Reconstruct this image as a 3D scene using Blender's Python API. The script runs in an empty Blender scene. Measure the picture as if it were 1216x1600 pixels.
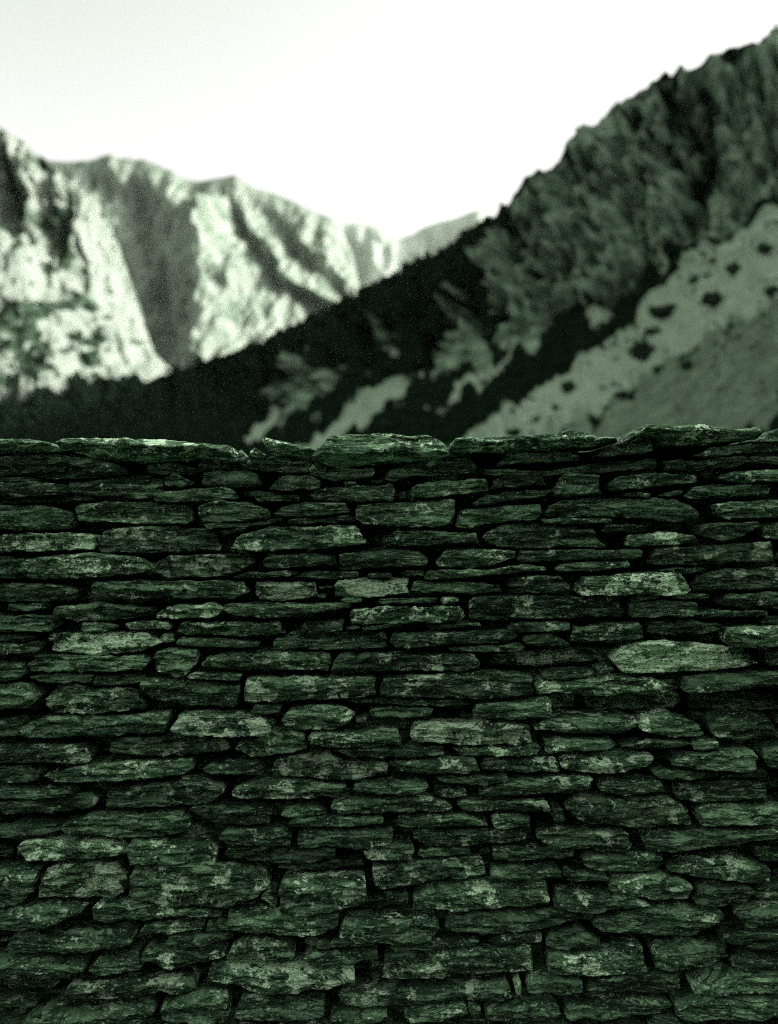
import bpy, math, random
import numpy as np
from mathutils import Vector
from mathutils.bvhtree import BVHTree

# ------------------------------------------------------------------ camera
SC = bpy.context.scene
COL = SC.collection
F = 1670.0            # focal length in photograph pixels (photo is 1216 wide)
HC = 1.55             # camera height
WD = 2.75             # camera to wall face
cd = bpy.data.cameras.new('camera')
cam = bpy.data.objects.new('camera', cd); COL.objects.link(cam)
cam.location = (0, 0, HC); cam.rotation_euler = (math.radians(90), 0, 0)
cd.sensor_fit = 'HORIZONTAL'; cd.sensor_width = 36.0; cd.lens = F / 1216 * 36
cd.clip_start = 0.05; cd.clip_end = 40000
cd.dof.use_dof = True; cd.dof.focus_distance = WD - 0.02; cd.dof.aperture_fstop = 2.6
cd.dof.aperture_blades = 0
SC.camera = cam

# ------------------------------------------------------------------ sky, sun, exposure
SUN_EL, SUN_AZ = math.radians(24), math.radians(78)      # azimuth clockwise from the view direction
W = bpy.data.worlds.new('World'); SC.world = W; W.use_nodes = True
nt = W.node_tree; nt.nodes.clear()
out = nt.nodes.new('ShaderNodeOutputWorld'); bg = nt.nodes.new('ShaderNodeBackground')
sky = nt.nodes.new('ShaderNodeTexSky'); sky.sky_type = 'NISHITA'; sky.sun_disc = False
sky.sun_elevation = SUN_EL; sky.sun_rotation = SUN_AZ
sky.air_density = 1.0; sky.dust_density = 4.0; sky.ozone_density = 1.0
bw = nt.nodes.new('ShaderNodeRGBToBW'); nt.links.new(sky.outputs[0], bw.inputs[0])
def wm(op, a, b):                     # the sky of the toned photograph: neutral where bright, greenish where dimmer
    x = nt.nodes.new('ShaderNodeMath'); x.operation = op
    for s_, v_ in zip(x.inputs, (a, b)):
        if isinstance(v_, (int, float)): s_.default_value = v_
        else: nt.links.new(v_, s_)
    return x.outputs[0]
WHITE = 2.0
rb = wm('MINIMUM', wm('MULTIPLY', wm('POWER', wm('DIVIDE', bw.outputs[0], WHITE), 1.38), WHITE), bw.outputs[0])
cc = nt.nodes.new('ShaderNodeCombineColor')
nt.links.new(rb, cc.inputs[0]); nt.links.new(bw.outputs[0], cc.inputs[1]); nt.links.new(wm('MULTIPLY', rb, 0.98), cc.inputs[2])
nt.links.new(cc.outputs[0], bg.inputs['Color']); bg.inputs['Strength'].default_value = 0.15
nt.links.new(bg.outputs[0], out.inputs[0])
ld = bpy.data.lights.new('sun', 'SUN'); ld.energy = 2.0; ld.angle = math.radians(0.5); ld.color = (1.0, 0.98, 0.9)
sun = bpy.data.objects.new('sun', ld); COL.objects.link(sun)
sd = Vector((math.sin(SUN_AZ) * math.cos(SUN_EL), math.cos(SUN_AZ) * math.cos(SUN_EL), math.sin(SUN_EL)))
sun.rotation_euler = sd.to_track_quat('Z', 'Y').to_euler()
vs = SC.view_settings
vs.view_transform = 'Standard'; vs.look = 'None'; vs.gamma = 1.0; vs.use_curve_mapping = False
vs.exposure = 1.76
SC.cycles.volume_bounces = 1
SC.cycles.max_bounces = 6
SC.cycles.use_denoising = False
SC.cycles.pixel_filter_type = 'BLACKMAN_HARRIS'; SC.cycles.filter_width = 1.1

# ------------------------------------------------------------------ noise
def _h(ix, iy, iz, seed):
    with np.errstate(over='ignore'):
        n = (ix.astype(np.uint32) * np.uint32(374761393) + iy.astype(np.uint32) * np.uint32(668265263)
             + iz.astype(np.uint32) * np.uint32(2246822519) + np.uint32(seed * 3266489917 % 4294967296))
        n = (n ^ (n >> np.uint32(13))) * np.uint32(1274126177)
        n = n ^ (n >> np.uint32(16))
    return (n & np.uint32(0xffffff)).astype(np.float64) / 0xffffff

def vn(x, y, z=0.0, seed=0):
    x, y, z = np.broadcast_arrays(np.asarray(x, float), np.asarray(y, float), np.asarray(z, float))
    fx, fy, fz = np.floor(x), np.floor(y), np.floor(z)
    ix, iy, iz = fx.astype(np.int64), fy.astype(np.int64), fz.astype(np.int64)
    u, v, w = x - fx, y - fy, z - fz
    u, v, w = [a * a * a * (a * (a * 6 - 15) + 10) for a in (u, v, w)]
    r = 0
    for dx in (0, 1):
        for dy in (0, 1):
            for dz in (0, 1):
                r = r + _h(ix + dx, iy + dy, iz + dz, seed) * (u if dx else 1 - u) * (v if dy else 1 - v) * (w if dz else 1 - w)
    return r * 2 - 1

def fbm(x, y, z=0.0, o=4, seed=0, gain=0.5):
    r, a = 0, 1.0
    for i in range(o):
        r = r + a * vn(np.asarray(x) * 2 ** i, np.asarray(y) * 2 ** i, np.asarray(z) * 2 ** i, seed + i * 17)
        a *= gain
    return r

def sstep(a, b, x):
    t = np.clip((x - a) / (b - a), 0, 1)
    return t * t * (3 - 2 * t)

# ------------------------------------------------------------------ mesh helpers
def mesh_obj(name, verts, faces, mat, parent=None, attrs=None, smooth=True):
    me = bpy.data.meshes.new(name)
    verts = np.asarray(verts, dtype=np.float32)
    if isinstance(faces, np.ndarray):
        k = faces.shape[1]; nf = len(faces)
        me.vertices.add(len(verts)); me.vertices.foreach_set('co', verts.ravel())
        me.loops.add(nf * k); me.loops.foreach_set('vertex_index', faces.astype(np.int32).ravel())
        me.polygons.add(nf); me.polygons.foreach_set('loop_start', np.arange(0, nf * k, k, dtype=np.int32))
        me.update(calc_edges=True)
    else:
        me.from_pydata(verts.tolist(), [], faces)
    if attrs:
        for k, a in attrs.items():
            at = me.attributes.new(k, 'FLOAT', 'POINT'); at.data.foreach_set('value', np.asarray(a, dtype=np.float32))
    me.polygons.foreach_set('use_smooth', np.full(len(me.polygons), smooth))
    me.validate(); me.update()
    me.materials.append(mat)
    o = bpy.data.objects.new(name, me); COL.objects.link(o)
    if parent is not None: o.parent = parent
    return o

def grid_faces(nr, nc, off=0):
    i = np.arange(nr - 1)[:, None] * nc + np.arange(nc - 1)[None, :] + off
    return np.stack([i, i + nc, i + nc + 1, i + 1], -1).reshape(-1, 4)

def tag(o, label=None, cat=None, group=None, kind=None):
    for k, v in (('label', label), ('category', cat), ('group', group), ('kind', kind)):
        if v: o[k] = v
    return o

# ------------------------------------------------------------------ materials
def new_mat(name, rough=0.9, spec=0.0):
    m = bpy.data.materials.new(name); m.use_nodes = True
    n = m.node_tree.nodes; b = n['Principled BSDF']; b.inputs['Roughness'].default_value = rough
    b.inputs['Specular IOR Level'].default_value = spec
    return m, n, m.node_tree.links, b

class NB:
    """small node builder"""
    def __init__(s, m): s.t = m.node_tree; s.n = s.t.nodes; s.l = s.t.links
    def node(s, typ, ins=None, **kw):
        x = s.n.new(typ)
        for k, v in kw.items(): setattr(x, k, v)
        for k, v in (ins or {}).items(): s.put(x.inputs[k], v)
        return x
    def put(s, sock, v):
        if isinstance(v, bpy.types.NodeSocket): s.l.new(v, sock)
        else: sock.default_value = v
    def coord(s, scale, rot=(0, 0, 0)):
        tc = s.node('ShaderNodeTexCoord')
        return s.node('ShaderNodeMapping', {'Vector': tc.outputs['Object'], 'Scale': scale, 'Rotation': rot}).outputs[0]
    def noise(s, vec, scale, detail=5, rough=0.55, dist=0.0):
        return s.node('ShaderNodeTexNoise', {'Vector': vec, 'Scale': scale, 'Detail': detail, 'Roughness': rough, 'Distortion': dist}).outputs[0]
    def ramp(s, v, a, b, lo=0.0, hi=1.0):
        return s.node('ShaderNodeMapRange', {'Value': v, 'From Min': a, 'From Max': b, 'To Min': lo, 'To Max': hi},
                      interpolation_type='SMOOTHSTEP').outputs[0]
    def math(s, op, a, b=0.0):
        x = s.node('ShaderNodeMath', operation=op); s.put(x.inputs[0], a); s.put(x.inputs[1], b); return x.outputs[0]
    def mix(s, f, a, b, blend='MIX'):
        x = s.node('ShaderNodeMix', data_type='RGBA', blend_type=blend)
        s.put(x.inputs['Factor'], f); s.put(x.inputs['A'], a); s.put(x.inputs['B'], b); return x.outputs['Result']
    def attr(s, name): return s.node('ShaderNodeAttribute', attribute_name=name).outputs['Fac']
    def bump(s, h, strength, dist, normal=None):
        ins = {'Height': h, 'Strength': strength, 'Distance': dist}
        if normal is not None: ins['Normal'] = normal
        return s.node('ShaderNodeBump', ins).outputs[0]

def slate_material():
    m, n, l, b = new_mat('slate', 0.72); k = NB(m)
    b.inputs['Specular IOR Level'].default_value = 0.08
    v = k.coord((1, 1, 1)); vs_ = k.coord((6, 6, 40)); vs2 = k.coord((15, 15, 92))
    tone = k.attr('tone'); lich = k.attr('lichen')
    strata = k.noise(vs_, 1.0, 4, 0.6, 0.8); fine = k.noise(vs2, 1.0, 3, 0.6, 0.4)
    mott = k.noise(v, 16, 5, 0.62); grit = k.noise(v, 135, 2, 0.6)
    crackn = k.noise(k.coord((4.5, 4.5, 24), (0, 0.06, 0)), 1.0, 5, 0.6, 1.2)
    crack = k.ramp(k.math('ABSOLUTE', k.math('SUBTRACT', crackn, 0.5)), 0.0, 0.034, 1.0, 0.0)
    c = k.mix(k.ramp(strata, 0.42, 0.60), (0.026, 0.052, 0.030, 1), (0.125, 0.208, 0.125, 1))
    c = k.mix(k.ramp(fine, 0.52, 0.64, 0, 0.8), c, (0.245, 0.375, 0.24, 1))
    c = k.mix(k.ramp(mott, 0.50, 0.40, 0, 0.55), c, (0.031, 0.06, 0.036, 1))
    c = k.mix(k.ramp(grit, 0.60, 0.68, 0, 0.75), c, (0.40, 0.53, 0.385, 1))
    c = k.mix(k.ramp(grit, 0.40, 0.32, 0, 0.6), c, (0.02, 0.034, 0.022, 1))
    c = k.mix(k.math('MULTIPLY', crack, 0.8), c, (0.013, 0.022, 0.015, 1))
    # edge highlights painted into the colour as pale broken arrises
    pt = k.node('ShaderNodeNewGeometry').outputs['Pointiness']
    edge_light = k.math('MULTIPLY', k.ramp(pt, 0.515, 0.58, 0, 0.85), k.ramp(k.noise(v, 40, 3, 0.6), 0.38, 0.6))
    c = k.mix(edge_light, c, (0.33, 0.48, 0.32, 1))
    # pale crusty lichen: big patches broken up by small clumps
    big = k.noise(v, 13, 3, 0.55); clump = k.noise(v, 50, 5, 0.7); tiny = k.noise(v, 125, 3, 0.65)
    s = k.math('ADD', k.math('MULTIPLY', big, 1.25), k.math('MULTIPLY', clump, 0.75))
    s = k.math('ADD', s, k.math('MULTIPLY', tiny, 0.32))
    s = k.math('ADD', s, k.math('MULTIPLY', lich, 0.105))
    lm = k.ramp(s, 1.39, 1.45, 0, 0.95)
    lc = k.mix(k.ramp(tiny, 0.35, 0.65), (0.36, 0.50, 0.345, 1), (0.62, 0.76, 0.58, 1))
    c = k.mix(lm, c, lc)
    c = k.mix(1.0, c, k.node('ShaderNodeCombineColor', {0: k.math('MULTIPLY', tone, 1.2), 1: k.math('MULTIPLY', tone, 1.25), 2: k.math('MULTIPLY', tone, 1.18)}).outputs[0], 'MULTIPLY')
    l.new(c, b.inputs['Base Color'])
    nrm = k.bump(strata, 1.0, 0.026)
    nrm = k.bump(crack, 1.0, -0.006, nrm)
    nrm = k.bump(fine, 1.0, 0.011, nrm)
    nrm = k.bump(grit, 0.9, 0.0035, nrm)
    nrm = k.bump(lm, 0.5, 0.0015, nrm)
    l.new(nrm, b.inputs['Normal'])
    return m

def mountain_material(name, sc, rock_lo, rock_hi, scree_c, veg_shade_c, bump):
    m, n, l, b = new_mat(name, 0.95); k = NB(m)
    v = k.coord((1, 1, 1)); vv = k.coord((1, 1, 0.35))
    veg_shade = k.attr('veg_shade'); scree = k.attr('scree')
    r = k.noise(vv, 0.05 * sc, 8, 0.65); f = k.noise(v, 0.25 * sc, 5, 0.65)
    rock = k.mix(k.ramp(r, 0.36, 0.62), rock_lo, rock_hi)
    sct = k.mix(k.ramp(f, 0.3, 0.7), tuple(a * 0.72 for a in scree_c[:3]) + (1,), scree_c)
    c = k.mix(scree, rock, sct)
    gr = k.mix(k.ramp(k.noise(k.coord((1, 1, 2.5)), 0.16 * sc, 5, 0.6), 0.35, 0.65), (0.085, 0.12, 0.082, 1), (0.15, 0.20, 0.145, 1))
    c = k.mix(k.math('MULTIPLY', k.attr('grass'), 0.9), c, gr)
    vb = k.math('ADD', veg_shade, k.math('MULTIPLY', k.math('SUBTRACT', k.noise(vv, 0.10 * sc, 6, 0.65), 0.5), 0.9))
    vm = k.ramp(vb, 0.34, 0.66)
    vt = k.mix(k.ramp(f, 0.35, 0.7), tuple(a * 0.6 for a in veg_shade_c[:3]) + (1,), tuple(a * 1.7 for a in veg_shade_c[:3]) + (1,))
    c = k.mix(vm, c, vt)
    l.new(c, b.inputs['Base Color'])
    l.new(k.bump(f, 1.0, bump), b.inputs['Normal'])
    return m

def leaf_material(name, lo, hi, sc):
    m, n, l, b = new_mat(name, 0.9); k = NB(m)
    f = k.noise(k.coord((1, 1, 1)), sc, 4, 0.6)
    l.new(k.mix(k.ramp(f, 0.35, 0.65), lo, hi), b.inputs['Base Color'])
    return m

M_SLATE = slate_material()
M_CORE, _n, _l, _b = new_mat('wall_core', 0.95)
_k = NB(M_CORE); _l.new(_k.mix(_k.ramp(_k.noise(_k.coord((1, 1, 3)), 12), 0.35, 0.65), (0.012, 0.02, 0.013, 1), (0.03, 0.045, 0.032, 1)), _b.inputs['Base Color'])
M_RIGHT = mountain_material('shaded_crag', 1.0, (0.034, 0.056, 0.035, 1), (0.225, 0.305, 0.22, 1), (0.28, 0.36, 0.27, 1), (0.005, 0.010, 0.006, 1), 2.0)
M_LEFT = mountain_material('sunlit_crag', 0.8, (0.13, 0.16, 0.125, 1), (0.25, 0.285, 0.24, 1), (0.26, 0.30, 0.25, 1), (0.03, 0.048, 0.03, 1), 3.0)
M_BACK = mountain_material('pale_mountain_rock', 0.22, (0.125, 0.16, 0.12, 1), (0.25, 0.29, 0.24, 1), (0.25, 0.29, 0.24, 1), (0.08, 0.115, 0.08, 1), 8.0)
M_LEAF = leaf_material('scrub_leaves', (0.004, 0.009, 0.005, 1), (0.012, 0.022, 0.014, 1), 0.8)
M_BUSH = leaf_material('bush_leaves', (0.010, 0.019, 0.012, 1), (0.045, 0.068, 0.047, 1), 1.6)
M_GROUND = leaf_material('dry_grass_ground', (0.04, 0.06, 0.04, 1), (0.10, 0.13, 0.095, 1), 3.0)

# ------------------------------------------------------------------ ground
g = mesh_obj('ground', [(-11000, -11000, 0), (11000, -11000, 0), (11000, 11000, 0), (-11000, 11000, 0)], [(0, 1, 2, 3)], M_GROUND)
tag(g, kind='structure')

# unseen slope added behind the camera to block low frontal sky light
bx, bt = np.meshgrid(np.linspace(-120, 90, 160), np.linspace(0, 1, 60) ** 1.6)
bz = bt * 30; byy = -2.6 - bt * 85
bz = bz + np.clip(bt * 30, 0, 1) * fbm(bx / 5, byy / 5, 0, 4, 44) * 0.5 * (1 + 4 * bt) - 0.1
sky_blocker = mesh_obj('sky_blocker', np.stack([bx, byy, bz], -1).reshape(-1, 3), grid_faces(60, 160), M_GROUND)
tag(sky_blocker, kind='structure')

# ------------------------------------------------------------------ mountains (structure)
def P(px, py, d):
    px, py, d = np.broadcast_arrays(np.asarray(px, float), np.asarray(py, float), np.asarray(d, float))
    return np.stack([(px - 608) / F * d, d, HC - (py - 800) / F * d], -1)

def loft(rows, nseg):
    """rows: list of (nc,3) arrays from the crest downwards; nseg: rows of quads between neighbours"""
    out = [rows[0][None]]
    for a, b_, n_ in zip(rows[:-1], rows[1:], nseg):
        t = (np.arange(1, n_ + 1) / n_)[:, None, None]
        out.append(a[None] * (1 - t) + b_[None] * t)
    return np.concatenate(out, 0)

def to_px(V):
    return V[..., 0] / V[..., 1] * F + 608, 800 - (V[..., 2] - HC) / V[..., 1] * F

def poly_mask(px, py, poly, soft):
    poly = np.array(poly, float); inside = np.zeros(px.shape, bool); d = np.full(px.shape, 1e9)
    n_ = len(poly)
    for i in range(n_):
        x0, y0 = poly[i]; x1, y1 = poly[(i + 1) % n_]
        if y0 != y1:
            c = ((y0 > py) != (y1 > py)) & (px < (x1 - x0) * (py - y0) / (y1 - y0) + x0); inside ^= c
        ex, ey = x1 - x0, y1 - y0
        t = np.clip(((px - x0) * ex + (py - y0) * ey) / (ex * ex + ey * ey + 1e-9), 0, 1)
        d = np.minimum(d, np.hypot(px - x0 - t * ex, py - y0 - t * ey))
    return sstep(-soft, soft, np.where(inside, d, -d))

def back_rows(V, drop):
    """closing slope behind the crest so that the hill is a solid shape"""
    r = V[0]; out = []
    for k_, q in ((3, 0.08), (2, 0.35), (1, 1.0)):
        pass
    b1 = r + np.array([0, 1, 0]) * drop * 0.35; b1[:, 2] = r[:, 2] - 0.2 * np.abs(r[:, 2])
    b2 = r + np.array([0, 1, 0]) * drop; b2[:, 2] = -5
    return np.stack([b2, b1], 0)

# --- right-hand mountain: crag, forest bands and scree slope, running on past the camera's right side
RX = [(-2200, 700), (-1400, 660), (-400, 612), (-250, 612), (0, 607), (60, 602), (110, 596), (170, 594), (235, 596), (272, 585), (300, 574), (340, 558), (380, 543), (420, 527), (460, 507), (500, 488),
      (540, 466), (575, 447), (620, 427), (660, 407), (700, 383), (735, 362), (760, 347), (776, 338), (783, 320), (796, 318), (806, 296), (818, 275), (830, 268), (845, 267), (860, 262),
      (873, 250), (885, 228), (897, 205), (910, 192), (922, 192), (935, 190), (948, 176), (962, 162), (975, 155), (990, 153), (1005, 146), (1020, 128), (1040, 112), (1055, 108), (1075, 106), (1090, 104),
      (1105, 90), (1120, 82), (1137, 74), (1150, 74), (1170, 70), (1185, 66), (1197, 52), (1208, 43), (1216, 48), (1250, 20), (1330, -20), (1420, -55), (1500, -80)]
RX = np.array(RX, float)
cols = np.concatenate([np.linspace(-2200, 0, 110)[:-1], np.linspace(0, 1260, 500), np.linspace(1260, 1500, 40)[1:]])
ip = np.interp
ry = ip(cols, RX[:, 0], RX[:, 1])
rd = ip(cols, [-2200, -400, 270, 760, 1216, 1500], [700, 1300, 1100, 870, 600, 500])
by = ip(cols, [-2200, -400, 0, 270, 400, 540, 650, 770, 850, 990, 1090, 1216, 1500], [740, 660, 640, 650, 650, 610, 590, 545, 525, 480, 395, 325, 200])
bd = ip(cols, [-2200, -400, 270, 760, 1216, 1500], [560, 1100, 900, 520, 300, 250])
fd = ip(cols, [-2200, -400, 0, 270, 540, 760, 1216, 1500], [360, 700, 640, 480, 300, 190, 90, 70])
Rr, Br, Fr = P(cols, ry, rd), P(cols, by, bd), P(cols, np.full_like(cols, 806), fd)
def more(a, pts):
    pts = np.array([a[-1]] + pts, float); t = np.linspace(0, len(pts) - 1, 90)[1:]
    return np.concatenate([a, np.stack([np.interp(t, np.arange(len(pts)), pts[:, i]) for i in range(3)], -1)], 0)
Rr = more(Rr, [(340, 390, 300), (410, 230, 330), (440, 50, 340), (440, -200, 320), (400, -520, 270)])
Br = more(Br, [(170, 180, 95), (195, 90, 105), (200, -40, 105), (200, -200, 95), (190, -460, 85)])
Fr = more(Fr, [(46, 45, 1), (50, 10, 1), (50, -40, 1), (52, -150, 1), (62, -420, 1)])
Gr = Fr.copy(); Gr[:, 2] = -3; Gr[:, 0] -= 4
V = loft([Rr, Br, Fr, Gr], [170, 150, 2])
px, py = to_px(V); nr, nc = px.shape
infr = (V[..., 1] > 50)
px = np.where(infr, px, 2000); py = np.where(infr, py, 300)
wx = px + 22 * fbm(px / 30, py / 70, 0, 5, 5, 0.6); wy = py + 24 * fbm(px / 26, py / 60, 9, 5, 6, 0.6)
rocks = [[(418, 600), (432, 565), (470, 540), (480, 560), (474, 640), (436, 665)], [(478, 600), (492, 580), (508, 590), (500, 632), (484, 628)],
         [(533, 600), (536, 565), (552, 562), (558, 600), (545, 612)], [(558, 520), (580, 495), (612, 495), (606, 535), (575, 540)],
         [(655, 560), (664, 485), (682, 448), (712, 480), (750, 520), (752, 575), (700, 590)], [(560, 640), (610, 590), (655, 530), (660, 560), (625, 615)],
         [(728, 470), (735, 420), (770, 425), (774, 470), (750, 490)], [(772, 540), (776, 420), (800, 370), (860, 372), (862, 470), (845, 525), (800, 550)],
         [(862, 480), (868, 330), (900, 310), (985, 330), (992, 420), (950, 465), (890, 480)], [(998, 380), (1000, 290), (1040, 280), (1082, 300), (1085, 380), (1040, 392)],
         [(1088, 330), (1105, 235), (1150, 215), (1180, 240), (1176, 330), (1120, 350)], [(790, 345), (800, 300), (830, 270), (870, 265), (872, 340), (820, 350)],
         [(872, 300), (890, 215), (960, 170), (1030, 130), (1060, 200), (1000, 260), (920, 310)], [(1060, 190), (1040, 120), (1140, 80), (1200, 60), (1216, 130), (1120, 200)]]
crag_p = [(768, 345), (783, 318), (830, 266), (905, 190), (1040, 108), (1216, 40), (1500, -110), (2600, -900), (2600, -300), (1500, 188), (1216, 312), (1150, 350), (1085, 387), (990, 427), (940, 470), (870, 484), (850, 530), (772, 545), (768, 430), (735, 425)]
rock = 0.70 * poly_mask(wx, wy, crag_p, 10)
for i, q in enumerate(rocks): rock = np.maximum(rock, poly_mask(wx, wy, q, 13) * (0.80 if i >= 11 else 1.0))
screes = [[(690, 698), (780, 640), (850, 596), (988, 506), (1040, 430), (1090, 392), (1140, 365), (1216, 322), (1500, 195), (2600, -290), (2600, -100), (1500, 345), (1216, 478), (1158, 502), (1058, 556), (928, 640), (850, 682), (820, 720), (700, 760)],
          [(455, 705), (540, 645), (612, 590), (655, 575), (660, 590), (620, 625), (560, 668), (480, 715)], [(365, 690), (400, 655), (428, 640), (432, 655), (395, 690)],
          [(668, 645), (720, 600), (800, 545), (812, 552), (770, 585), (700, 635)], [(915, 490), (950, 472), (968, 480), (930, 520)], [(1085, 640), (1140, 610), (1150, 622), (1095, 655)]]
scree = np.zeros(px.shape)
for q in screes: scree = np.maximum(scree, poly_mask(px + (wx - px) * .45, py + (wy - py) * .45, q, 8))
grass = poly_mask(wx, wy, [(700, 760), (830, 690), (930, 645), (1060, 560), (1160, 505), (1500, 350), (2600, -95), (2600, 380), (1500, 560), (1200, 640), (1100, 700), (1000, 800)], 10)
veg_shade = 1 - np.clip(np.maximum(rock, scree), 0, 1)
veg_shade = veg_shade * (1 - 0.80 * grass)
veg_shade = np.where(infr, veg_shade, 0.6)
# relief: vertical ribs and gullies on the crag, small lumps elsewhere
A = np.arange(nc)[None, :] * np.ones((nr, 1)); depth = V[..., 1]; tt = np.linspace(0, 1, nr)[:, None]
zc = V[..., 2]
ribs = fbm(px / 26 + 0.5 * vn(px / 50, py / 50, 3, 4), py / 80, 0, 4, 21) * 26 + np.abs(fbm(px / 24 + py / 60, py / 26 - px / 70, 6, 4, 23)) * 22 - np.abs(fbm(px / 40 + 0.2 * fbm(px / 20, py / 20, 1, 3, 55), py / 190, 4, 3, 31)) * 66 - np.abs(fbm(px / 15, py / 60, 8, 3, 34)) * 20
lump = fbm(px / 30, py / 30, 0, 4, 41) * 5
edge = np.clip(1 - np.abs(tt - 0.27) / 0.27, 0, 1) ** 0.5
crag = np.where(tt < 0.54, 1.0, 0.15)
veg_shade = np.clip(veg_shade + 0.34 * sstep(-20, -60, ribs) * (tt < 0.54) * (scree < .3), 0, 1)  # shade of the crag gullies painted dark through the vegetation mask
stk = fbm((px + py * 1.35) / 60, (py - px * .55) / 9, 0, 4, 88)
veg_shade = np.clip(veg_shade + np.where(tt > 0.5, (0.06 + 0.26 * stk) * scree + 0.12 * stk * grass, 0), 0, 1)
veg_shade = np.where(infr, veg_shade, 0.6)
disp = (ribs * crag * np.clip(rock * 1.2 + 0.35, 0, 1) * edge + lump * np.clip((0.99 - tt) * 12, 0, 1) * np.where(tt < 0.54, 1, 0.35)) * np.clip(depth / 700, 0.1, 1.2)
disp = np.where(infr, disp, 0)
disp[0] *= 0.3
V[..., 1] += -disp * 1.0; V[..., 0] += -disp * 0.5
V[..., 2] += np.where(infr, fbm(px / 15, py / 22, 2, 4, 77) * 2.8 * np.clip(depth / 800, 0, 1), 0)
bk = back_rows(V, 350); bk[..., 0] += np.where(V[0, :, 0] > 250, 350, 0)[None, :]
allV = np.concatenate([bk, V], 0)
pad = lambda a: np.concatenate([a[:1], a[:1], a], 0).ravel()
RM = mesh_obj('mountain', allV.reshape(-1, 3), grid_faces(nr + 2, nc), M_RIGHT, attrs={'veg_shade': pad(veg_shade), 'scree': pad(np.maximum(scree, 0.55 * grass)), 'grass': pad(grass)})
tag(RM, kind='structure')
RV, RVEG_SHADE, RPX, RPY = V.copy(), veg_shade.copy(), px.copy(), py.copy()

# --- sunlit crag on the left, and the scree slope in front of it
def simple_mountain(name, ridge, depth_r, foot, depth_f, ncol, nrow, mat, dispf, veg_shadef, screef, drop):
    ridge = np.array(ridge, float); c = np.linspace(ridge[0, 0], ridge[-1, 0], ncol)
    y0 = ip(c, ridge[:, 0], ridge[:, 1])
    f_ = np.array(foot, float)
    u = (c - c[0]) / (c[-1] - c[0])
    R_ = P(c, y0, ip(c, depth_r[0], depth_r[1])); F_ = P(ip(u, f_[:, 0], f_[:, 1]), ip(u, f_[:, 0], f_[:, 2]), ip(u, depth_f[0], depth_f[1]))
    V_ = loft([R_, F_], [nrow]); x_, y_ = to_px(V_)
    d_ = dispf(x_, y_, V_); V_[..., 1] -= d_
    a = veg_shadef(x_, y_); s_ = screef(x_, y_)
    al = np.concatenate([back_rows(V_, drop), V_], 0)
    o = mesh_obj(name, al.reshape(-1, 3), grid_faces(V_.shape[0] + 2, ncol), mat, attrs={'veg_shade': pad(a), 'scree': pad(s_)})
    tag(o, kind='structure')
    return o, V_, x_, y_, a

def d_left(x, y, V_):
    t = np.linspace(0, 1, x.shape[0])[:, None]
    k_ = 1 + 0.13 * sstep(110, 222, x)          # the crag turns away round its right-hand end
    V_[..., 0] *= k_; V_[..., 1] *= k_; V_[..., 2] = HC + (V_[..., 2] - HC) * k_
    V_[..., 0] += V_[..., 1] / F * sstep(120, 175, x) * (8 * fbm(y / 26, x / 60, 3, 3, 91) + 4 * fbm(y / 9, x / 30, 4, 2, 92) - 5)
    r = fbm(x / 22, y / 60, 0, 4, 3) * 20 - np.abs(fbm(x / 40, y / 110, 5, 3, 8)) * 45
    return (r + 10 * fbm(x / 14, y / 14, 1, 3, 9)) * np.clip(t * 25, 0.12, 1)
def v_left(x, y):
    a = (0.24 + 0.36 * fbm(x / 26, y / 34, 0, 4, 12)) * (1 - 0.75 * sstep(118, 140, x))
    a = np.maximum(a, poly_mask(x, y, [(45, 340), (70, 325), (108, 312), (102, 350), (112, 395), (98, 422), (75, 380)], 10))  # dark shade patch of the cliff, painted with the vegetation colour
    a = np.maximum(a, 0.9 * poly_mask(x, y, [(0, 215), (14, 250), (16, 320), (0, 320)], 6))
    return np.clip(a, 0, 1)
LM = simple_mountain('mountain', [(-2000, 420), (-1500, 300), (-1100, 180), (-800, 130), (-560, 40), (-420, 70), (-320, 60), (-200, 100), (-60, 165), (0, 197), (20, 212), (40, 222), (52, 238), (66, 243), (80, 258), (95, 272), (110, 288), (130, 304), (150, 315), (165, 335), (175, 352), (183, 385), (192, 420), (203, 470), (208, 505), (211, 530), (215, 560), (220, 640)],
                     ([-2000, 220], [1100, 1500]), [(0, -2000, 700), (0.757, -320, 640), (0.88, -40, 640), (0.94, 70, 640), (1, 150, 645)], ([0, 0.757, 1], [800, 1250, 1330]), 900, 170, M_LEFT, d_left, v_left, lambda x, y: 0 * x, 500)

def d_slope(x, y, V_):
    return fbm(x / 40, y / 40, 0, 5, 14) * 14 * np.clip(np.linspace(0, 1, x.shape[0])[:, None] * 12, 0.1, 1)
def v_slope(x, y):
    a = 0.26 + 0.75 * fbm((x + y * .3) / 34, y / 16, 0, 4, 52)
    a = np.maximum(a, 0.62 * poly_mask(x, y, [(-200, 380), (0, 455), (45, 470), (70, 520), (110, 560), (90, 590), (40, 590), (0, 600), (-200, 600)], 16) + 0.4 * fbm(x / 16, y / 12, 0, 3, 61))
    return np.clip(a, 0, 1)
LS = simple_mountain('hillside', [(-2000, 520), (-1300, 380), (-900, 260), (-600, 210), (-320, 150), (-200, 215), (0, 345), (50, 385), (100, 432), (150, 474), (200, 520), (240, 552), (265, 574), (285, 596), (310, 640)],
                     ([-2000, -320, 310], [850, 1200, 1290]), [(0, -2000, 795), (0.727, -320, 690), (1, 310, 690)], ([0, 0.727, 1], [520, 900, 1100]), 760, 140, M_LEFT, d_slope, v_slope, lambda x, y: 0.8 + 0 * x, 300)

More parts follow.
